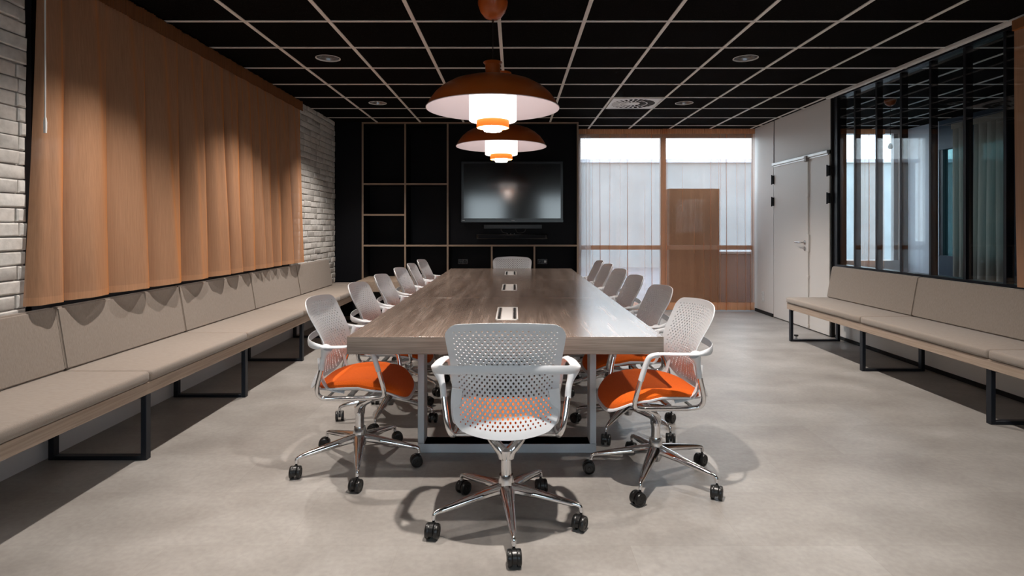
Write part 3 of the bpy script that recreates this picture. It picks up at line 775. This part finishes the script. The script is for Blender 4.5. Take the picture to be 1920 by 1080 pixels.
def leg_frames(bench_, ys, x0, x1):
    for y in ys:
        q = MB(); a, b_ = min(x0, x1), max(x0, x1)
        q.box(a, a+.03, y-.02, y+.02, 0, .348, .002); q.box(b_-.03, b_, y-.02, y+.02, 0, .348, .002)
        q.box(a+.03, b_-.03, y-.02, y+.02, 0, .022, .002); q.box(a+.03, b_-.03, y-.02, y+.02, .33, .348)
        q.build('leg_frame', M['benchsteel'], bench_)
bn, xf, wl_ = bench(-1, [-.30, .83, 1.96, 3.09, 4.215, 5.345, 6.475, 7.615], 'wall_bench', 'long beige upholstered bench below the brick wall and rust curtain')
leg_frames(bn, [-.2, .82, 1.95, 3.09, 4.22, 5.35, 6.48, 7.55], -1.962, -2.486)
bn, xf, wl_ = bench(1, [.96, 2.29, 3.62, 4.955, 6.31], 'wall_bench', 'beige upholstered bench below the black glazing and beside the door')
leg_frames(bn, [1.05, 2.31, 3.64, 4.98, 6.27], 2.992, 3.53)
boxobj('wall_bracket', (3.47, 3.55, 6.27, 6.34, .31, .348), M['benchsteel'], bn)
# corner seat of the left bench that runs up to the shelving
cs_ = empty('corner_seat', (-2.2, 7.8, 0), 'short beige seat block in the corner between bench and shelving', 'bench')
q = MB(); q.box(-2.49, -2.125, 7.62, 7.715, .348, .412, .002); q.box(-2.49, -2.125, 7.715, 7.995, .348, .412, .002); q.build('seat_rail', M['benchwood'], cs_)
q = MB(); q.box(-2.49, -2.125, 7.62, 7.997, .414, .474, .014, 3); q.build('seat_cushion', M['linen_seat'], cs_)
for lx in (-2.47, -2.17): MB().box(lx, lx+.03, 7.72, 7.76, 0, .348).build('leg', M['benchsteel'], cs_)

# ------------------------------------------------------------------ curtains
def left_curtain():
    root = empty('curtain', (-2.45, 4.7, .84), 'long rust orange mesh curtain hanging over the brick wall on the left', 'curtain')
    E = [2.907, 3.09, 3.39, 3.74, 4.12, 4.46, 4.77, 5.02, 5.26, 5.44, 5.64, 5.84, 6.12, 6.47]
    E = [e*1.027 for e in E]
    rr = random.Random(11); NZ = 36; per = 18
    def gen(z0, z1, nz, thick, name, m, gather=False, amp=1.0, grow=0):
        vs = []; cols = []
        for i in range(len(E)-1):
            for k in range(per): cols.append((i, k/per))
        cols.append((len(E)-2, 1.0))
        ph = [rr.uniform(-.1, .1) for _ in E]
        for j in range(nz+1):
            z = z0+(z1-z0)*j/nz; h = max(0, min(1, (z-.83)/(2.66-.83)))     # 0 hem .. 1 top
            for i, t_ in cols:
                y = E[i]+(E[i+1]-E[i])*t_; wd = E[i+1]-E[i]
                lo = abs(math.sin(PI*t_**(.8+.35*(i % 3)*.5)))**.6*.135*(.7+1.0*wd)
                hi = (.5+.5*math.sin(2*PI*(t_*2+ph[i]*h)+i))*.020 + (.5+.5*math.sin(2*PI*t_*3+i*1.7))*.008
                a = (1-h)**.8
                x = lo*a+hi*(1-a*.8)
                x += .006*math.sin(t_*2*PI*2+i*2.1+z*1.3)*a
                if gather: x = .016+.006*math.sin(y*2*PI/.022)+.004*math.sin(y*31)
                sk = -.085*(1-h)**1.5*max(0, 1-(y-2.985)/.5)
                y2 = y + sk + .018*math.sin(z*2.2+i*2.3)*(1-h)*math.sin(PI*t_)
                vs.append((-2.482+x*.82+grow, y2, z + (.006*math.sin(PI*t_) if (z0 < .85 and j == 0) else 0)))
        n = len(cols); fs = [(j*n+k, j*n+k+1, (j+1)*n+k+1, (j+1)*n+k) for j in range(nz) for k in range(n-1)]
        q = MB(); q.add(vs, fs, True); return q.build(name, m, root)
    rr = random.Random(11); gen(.885, 2.60, NZ, 0, 'drape', M['curtain'])
    rr = random.Random(11); gen(.842, .885, 3, 0, 'hem', M['curtainhem'])
    # gathered heading: fine pleats
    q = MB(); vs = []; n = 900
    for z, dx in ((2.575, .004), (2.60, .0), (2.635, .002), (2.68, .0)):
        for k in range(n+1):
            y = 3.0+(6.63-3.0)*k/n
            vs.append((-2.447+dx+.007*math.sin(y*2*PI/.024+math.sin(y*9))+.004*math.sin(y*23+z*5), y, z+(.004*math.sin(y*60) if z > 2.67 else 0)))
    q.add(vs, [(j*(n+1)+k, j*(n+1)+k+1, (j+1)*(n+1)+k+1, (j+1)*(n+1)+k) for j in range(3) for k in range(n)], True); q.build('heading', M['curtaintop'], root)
    MB().box(-2.485, -2.462, 2.98, 6.6, ZC-.05, ZC-.006).build('track', M['blackframe'], root)
left_curtain()
wd = empty('curtain_wand', (-2.28, 2.80, 1.70), 'thin white pull wand hanging in front of the long rust curtain', 'curtain wand')
MB().cyl((-2.28, 2.80, 1.76), .0035, .93, 8).build('rod', M['plasticwhite'], wd)
MB().lathe([(0, 1.70), (.007, 1.70), (.008, 1.75), (.0055, 1.775), (0, 1.776)], (-2.28, 2.80, 0), 12).build('grip', M['plasticwhite'], wd)

def sheer(root, x0, x1, y, z0, z1, period, seed, mats, amp=.03, hem=.11, head=.075, lean=0, fold=.62, parts=True):
    rr = random.Random(seed); segs = []; x = x0
    while x < x1-.02:
        p = min(period*rr.uniform(.6, 1.5), x1-x)
        if x1-(x+p) < period*.4: p = x1-x
        segs.append((x, p, rr.uniform(.3, 1.0), rr.uniform(-1, 1))); x += p
    per = 20
    def gen(za, zb, nz, name, m):
        q = MB(); vs = []; n = len(segs)*per+1
        for j in range(nz+1):
            z = za+(zb-za)*j/nz; h = (z-z0)/(z1-z0)
            for k in range(n):
                i = min(k//per, len(segs)-1); t_ = (k-i*per)/per; sx, p, st, dr = segs[i]
                a = amp*(.55+.45*(1-h))
                over = fold*st*p/(2*PI)*(2.8 if st > .45 else .9)*(1.0-.3*h)
                xx = sx+p*t_ + over*math.sin(2*PI*t_) + .010*dr*(1-h)*math.sin(PI*t_)*2
                yy = y + a*st*math.cos(2*PI*t_) + .006*math.sin(9*sx+z*2)
                vs.append((xx, yy, z))
        q.add(vs, [(j*n+k, j*n+k+1, (j+1)*n+k+1, (j+1)*n+k) for j in range(nz) for k in range(n-1)], True)
        return q.build(name, m, root)
    gen(z0+hem, z1-head, 20, 'drape', mats[0]); gen(z0, z0+hem, 2, 'hem', mats[1])
    q = MB(); vs = []; n = int((x1-x0)/.004)
    for z in (z1-head, z1-head*.5, z1):
        for k in range(n+1):
            xx = x0+(x1-x0)*k/n; vs.append((xx, y+.006*math.sin(xx*2*PI/.026+math.sin(xx*11)), z))
    q.add(vs, [(j*(n+1)+k, j*(n+1)+k+1, (j+1)*(n+1)+k+1, (j+1)*(n+1)+k) for j in range(2) for k in range(n)], True); q.build('heading', mats[2], root)
SH = (M['sheer'], M['sheerhem'], M['sheertop'])
r = empty('curtain', (1.58, 8.50, .02), 'sheer peach voile curtain, the left one of two over the far window', 'curtain', 'voile curtains over the far window'); sheer(r, .945, 2.25, 8.50, .02, 2.685, .135, 4, SH)
r = empty('curtain', (2.85, 8.475, .02), 'sheer peach voile curtain by the white wall panel, dark shape behind it', 'curtain', 'voile curtains over the far window'); sheer(r, 2.17, 3.53, 8.47, .02, 2.685, .125, 9, SH)
r = empty('curtain', (1.03, 8.56, .5), 'narrow white voile strip at the left edge of the far window', 'curtain'); sheer(r, .95, 1.13, 8.565, .04, 2.60, .06, 2, (M['whitevoile'],)*3, amp=.02)
r = empty('curtain', (4.8, 8.5, .02), 'sheer peach voile curtain in the neighbouring room beyond the glazing', 'curtain'); sheer(r, 3.95, 4.84, 8.50, .02, 2.685, .17, 14, SH)
r = empty('curtain', (4.8, 8.5, .02), 'narrow peach voile curtain in the middle of the neighbouring window', 'curtain'); sheer(r, 5.0, 5.46, 8.50, .02, 2.685, .12, 15, SH)
# near right curtain at the edge of the view
def edge_curtain(name, label, x, y0, y1, z0, z1, m, mh, flare=.05, period=.2):
    root = empty(name, (x, (y0+y1)/2, z0), label, 'curtain'); q = MB(); vs = []; n = 120; nz = 24
    for j in range(nz+1):
        h = j/nz; z = z0+(z1-z0)*h
        for k in range(n+1):
            t_ = k/n; y = y0+(y1-y0)*t_; a = (1-h*.7)*.035
            vs.append((x-a*abs(math.sin(PI*(y-y0)/period))**.7-.01*math.sin(y*9+z), y+flare*(1-h)**2*t_, z))
    q.add(vs, [(j*(n+1)+k, j*(n+1)+k+1, (j+1)*(n+1)+k+1, (j+1)*(n+1)+k) for j in range(nz) for k in range(n)], True)
    q.build('drape', m, root); MB().box(x-.035, x-.005, y0, y1, z1-.07, z1+.001, .002).build('heading', mh, root); return root
edge_curtain('curtain', 'rust orange mesh curtain at the near end of the black glazing', 3.47, 2.3, 3.985, .83, ZC-.032, M['curtain'], M['curtaintop'], -.03, .23)
edge_curtain('curtain', 'cream drape beside the teal window of the neighbouring room', 5.80, 6.80, 7.28, .55, 2.6, M['cream'], M['cream'], 0, .14)
edge_curtain('curtain', 'narrow cream drape at the far side of the teal window', 5.80, 7.42, 7.62, .55, 2.6, M['cream'], M['cream'], 0, .1)

# ------------------------------------------------------------------ pendant lamps
def pendant(x, y, name, label, group):
    R = empty(name, (x, y, ZC), label, 'pendant lamp', group)
    c = (x, y, 0)
    MB().lathe([(0, ZC-.001), (.094, ZC-.001), (.097, ZC-.012), (.094, ZC-.035), (.080, ZC-.075), (.055, ZC-.108), (.028, ZC-.122), (0, ZC-.124)], c, 40).build('ceiling_cup', M['lampred'], R)
    q = MB(); q.cyl((x, y, ZC-.14), .008, .02, 12); q.build('cord_grip', M['steel'], R)
    q = MB(); q.cyl((x, y, 2.28), .003, ZC-.13-2.28, 8); q.build('cord', M['cord'], R)
    # spun shade: outside and inside skins
    out = [(.046, 2.285), (.060, 2.300), (.062, 2.297), (.049, 2.282), (.047, 2.205), (.055, 2.197), (.13, 2.194), (.205, 2.182), (.27, 2.160), (.325, 2.128), (.370, 2.088), (.402, 2.045), (.420, 2.012), (.427, 2.003)]
    q = MB(); q.lathe(out, c, 72)
    q.mi = 1; q.lathe([(.427, 2.003), (.4265, 1.999), (.424, 1.999), (.4165, 2.010), (.399, 2.041), (.367, 2.084), (.322, 2.124), (.268, 2.156), (.204, 2.178), (.13, 2.190), (.02, 2.192)], c, 72)
    q.build('lamp_shade', [M['lampred'], M['lampin']], R)
    q = MB(); q.lathe([(.0, 2.205), (.022, 2.205), (.024, 2.212), (.0, 2.214)], (x+.075, y-.03, 0), 18); q.build('vent_cap', M['lampred'], R)
    q = MB(); q.lathe([(.152, 2.14), (.152, 1.926), (.148, 1.922), (.10, 1.924), (.10, 1.932), (.0, 1.932)], c, 56); q.build('diffuser', M['lampglow'], R)
    q = MB(); q.lathe([(.104, 1.942), (.104, 1.881), (.102, 1.878)], c, 48); q.mi = 1; q.lathe([(.102, 1.878), (.100, 1.883), (.100, 1.922)], c, 48); q.build('orange_ring', [M['lampring'], M['lampring2']], R)
    q = MB(); q.lathe([(.058, 1.93), (.058, 1.862), (.055, 1.857), (.0, 1.859)], c, 40); q.build('lower_diffuser', M['lampbulb'], R)
    q = MB()
    for k in range(3):
        a = 2*PI*k/3+.5; ca, sa = math.cos(a), math.sin(a)
        q.sweep(bezier([(x+ca*.15, y+sa*.15, 2.10), (x+ca*.165, y+sa*.165, 2.125), (x+ca*.185, y+sa*.185, 2.11), (x+ca*.2, y+sa*.2, 2.165)], 5), .0012, 6)
    q.build('hanger_wire', M['cord'], R)
    return R
pendant(-.140, 3.70, 'pendant_lamp', 'large rust red dome pendant, the nearer and higher looking of the two over the table', 'dome pendants over the table')
pendant(-.126, 5.44, 'pendant_lamp', 'large rust red dome pendant farther away, just above the television', 'dome pendants over the table')
def lamp_reflection(x, y, label):
    R = empty('lamp_reflection_model', (x, y, ZC), label, 'pendant lamp', 'small pendants modelled for lamp reflections in the glazing')  # solid cup and bulb stand in for a lamp reflection in the glass
    MB().lathe([(0, ZC-.001), (.06, ZC-.001), (.062, ZC-.012), (.05, ZC-.05), (.02, ZC-.072), (0, ZC-.074)], (x, y, 0), 28).build('ceiling_cup', M['lampred'], R)
    MB().cyl((x, y, 2.2), .003, ZC-.07-2.2, 8).build('cord', M['cord'], R)
    MB().lathe([(0, 2.13), (.018, 2.135), (.026, 2.155), (.02, 2.18), (.01, 2.2), (0, 2.201)], (x, y, 0), 20).build('bulb', M['plasticwhite'], R)
lamp_reflection(4.30, 6.60, 'small orange ceiling cup with hanging bulb modelled for a lamp reflection near the door')
lamp_reflection(4.22, 4.80, 'small orange ceiling cup with hanging bulb modelled for a lamp reflection at the frame edge')

# ------------------------------------------------------------------ recessed downlights
def downlight(x, y, label, power, cone=108):
    R = empty('recessed_downlight', (x, y, ZC), label, 'ceiling light', 'recessed downlights in the black ceiling')
    q = MB(); q.lathe([(.105, ZC-.001), (.105, ZC-.004), (.100, ZC-.005), (.097, ZC+.002), (.097, ZC+.012)], (x, y, 0), 40); q.build('trim_ring', M['plasticwhite'], R)
    q = MB(); q.lathe([(.097, ZC+.005), (.092, ZC+.04), (.075, ZC+.08), (.05, ZC+.11), (.045, ZC+.112)], (x, y, 0), 40); q.lathe([(.05, ZC+.112), (0, ZC+.112)], (x, y, 0), 24); q.build('reflector', M['steel'], R)
    q = MB(); q.lathe([(.06, ZC+.02), (.06, ZC+.055), (.057, ZC+.055), (.057, ZC+.02), (.06, ZC+.02)], (x, y, 0), 32)
    q.box(x-.095, x-.06, y-.0015, y+.0015, ZC+.012, ZC+.045); q.box(x+.06, x+.095, y-.0015, y+.0015, ZC+.012, ZC+.045)
    q.build('louvre', M['steel'], R)
    L = bpy.data.lights.new('downlight_lamp', 'SPOT'); L.energy = DOWN_W*power; L.color = (1, .91, .835); L.spot_size = math.radians(cone); L.spot_blend = .9 if cone > 100 else .8; L.shadow_soft_size = .028
    o = bpy.data.objects.new('lamp_light', L); COL.objects.link(o); o.parent = R; o.location = (0, 0, -.012)
for x, y, lab, pw in ((-1.609, 4.97, 'left downlight nearer the camera, beyond the long rust curtain rail', 1), (-1.609, 6.77, 'smaller left downlight farther off, over the first shelf bays', 1),
                      (1.991, 4.97, 'right downlight nearer the camera, right of the pendants', 1), (1.991, 6.77, 'smaller right downlight farther off, beside the square air vent', 1.25),
                      (-1.609, 3.17, 'downlight above the near left chairs out of view', 1.0), (1.991, 3.17, 'downlight above the near right chairs out of view', .7),
                      (-1.609, 1.37, 'left downlight added behind the upper picture edge to brighten the floor', .3), (1.991, 1.37, 'right downlight added behind the upper picture edge to brighten the floor', .3),  # near end of both rows, pair added to brighten the front floor
                      (.191, 1.97, 'downlight above the front chair out of view', 1.75)): downlight(x, y, lab, pw, 92 if x == .191 else 108)

# square swirl air vent
av = empty('air_vent', (1.391, 6.77, ZC), 'square white swirl air vent in the ceiling near the far window', 'air vent')
cx, cy = 1.391, 6.77; q = MB(); n = 48; vs = []
for zz in (ZC-.012,):
    for k in range(n):
        a = 2*PI*k/n; ca, sa = math.cos(a), math.sin(a); f_ = .287/max(abs(ca), abs(sa)); vs.append((cx+ca*f_, cy+sa*f_, zz))
    for k in range(n):
        a = 2*PI*k/n; vs.append((cx+.25*math.cos(a), cy+.25*math.sin(a), zz))
q.add(vs, [(k, (k+1) % n, n+(k+1) % n, n+k)[::-1] for k in range(n)])
q.box(cx-.287, cx-.28, cy-.287, cy+.287, ZC-.012, ZC); q.box(cx+.28, cx+.287, cy-.287, cy+.287, ZC-.012, ZC); q.box(cx-.28, cx+.28, cy-.287, cy-.28, ZC-.012, ZC); q.box(cx-.28, cx+.28, cy+.28, cy+.287, ZC-.012, ZC)
q.build('face_plate', M['vent'], av)
q = MB(); q.lathe([(0, ZC-.003), (.255, ZC-.003)], (cx, cy, 0), 40); q.build('dark_backing', M['darkgap'], av)
q = MB(); q.lathe([(0, ZC-.013), (.075, ZC-.012), (.075, ZC-.006)], (cx, cy, 0), 32)
for r0, r1, cnt, off in ((.07, .155, 16, 0), (.165, .252, 24, .04)):
    for k in range(cnt):
        a = 2*PI*k/cnt+off; w0 = PI/cnt*.40
        def P(r_, an, z_): return (cx+r_*math.cos(an), cy+r_*math.sin(an), z_)
        q.add([P(r0, a-w0, ZC-.012), P(r0, a+w0, ZC-.008), P(r1, a+w0+.05, ZC-.008), P(r1, a-w0+.05, ZC-.012)], [(0, 1, 2, 3)])
q.lathe([(.153, ZC-.012), (.167, ZC-.012)], (cx, cy, 0), 40); q.build('swirl_blades', M['vent'], av)

# ------------------------------------------------------------------ small fittings
ws = empty('wall_socket', (XR, 8.25, .245), 'white double wall socket low on the panel by the far curtain', 'socket')
MB().box(XR-.012, XR, 8.215, 8.285, .17, .32, .003).build('plate', M['plasticwhite'], ws)
for z in (.208, .282): MB().lathe([(.024, -.012), (.022, -.016), (.018, -.016), (.016, -.008), (0, -.008)], (XR, 8.25, z), 18, 'X').build('outlet', M['plasticwhite'], ws)
ds = empty('door_stop', (3.13, 6.41, 0), 'small round door stop on the floor under the end of the right bench', 'door stop')
MB().lathe([(0, 0), (.018, 0), (.018, .004), (.012, .006), (.012, .028), (0, .028)], (3.13, 6.41, 0), 20).build('post', M['steel'], ds)
MB().lathe([(0, .028), (.021, .028), (.023, .034), (.021, .044), (0, .045)], (3.13, 6.41, 0), 20).build('rubber_cap', M['cord'], ds)
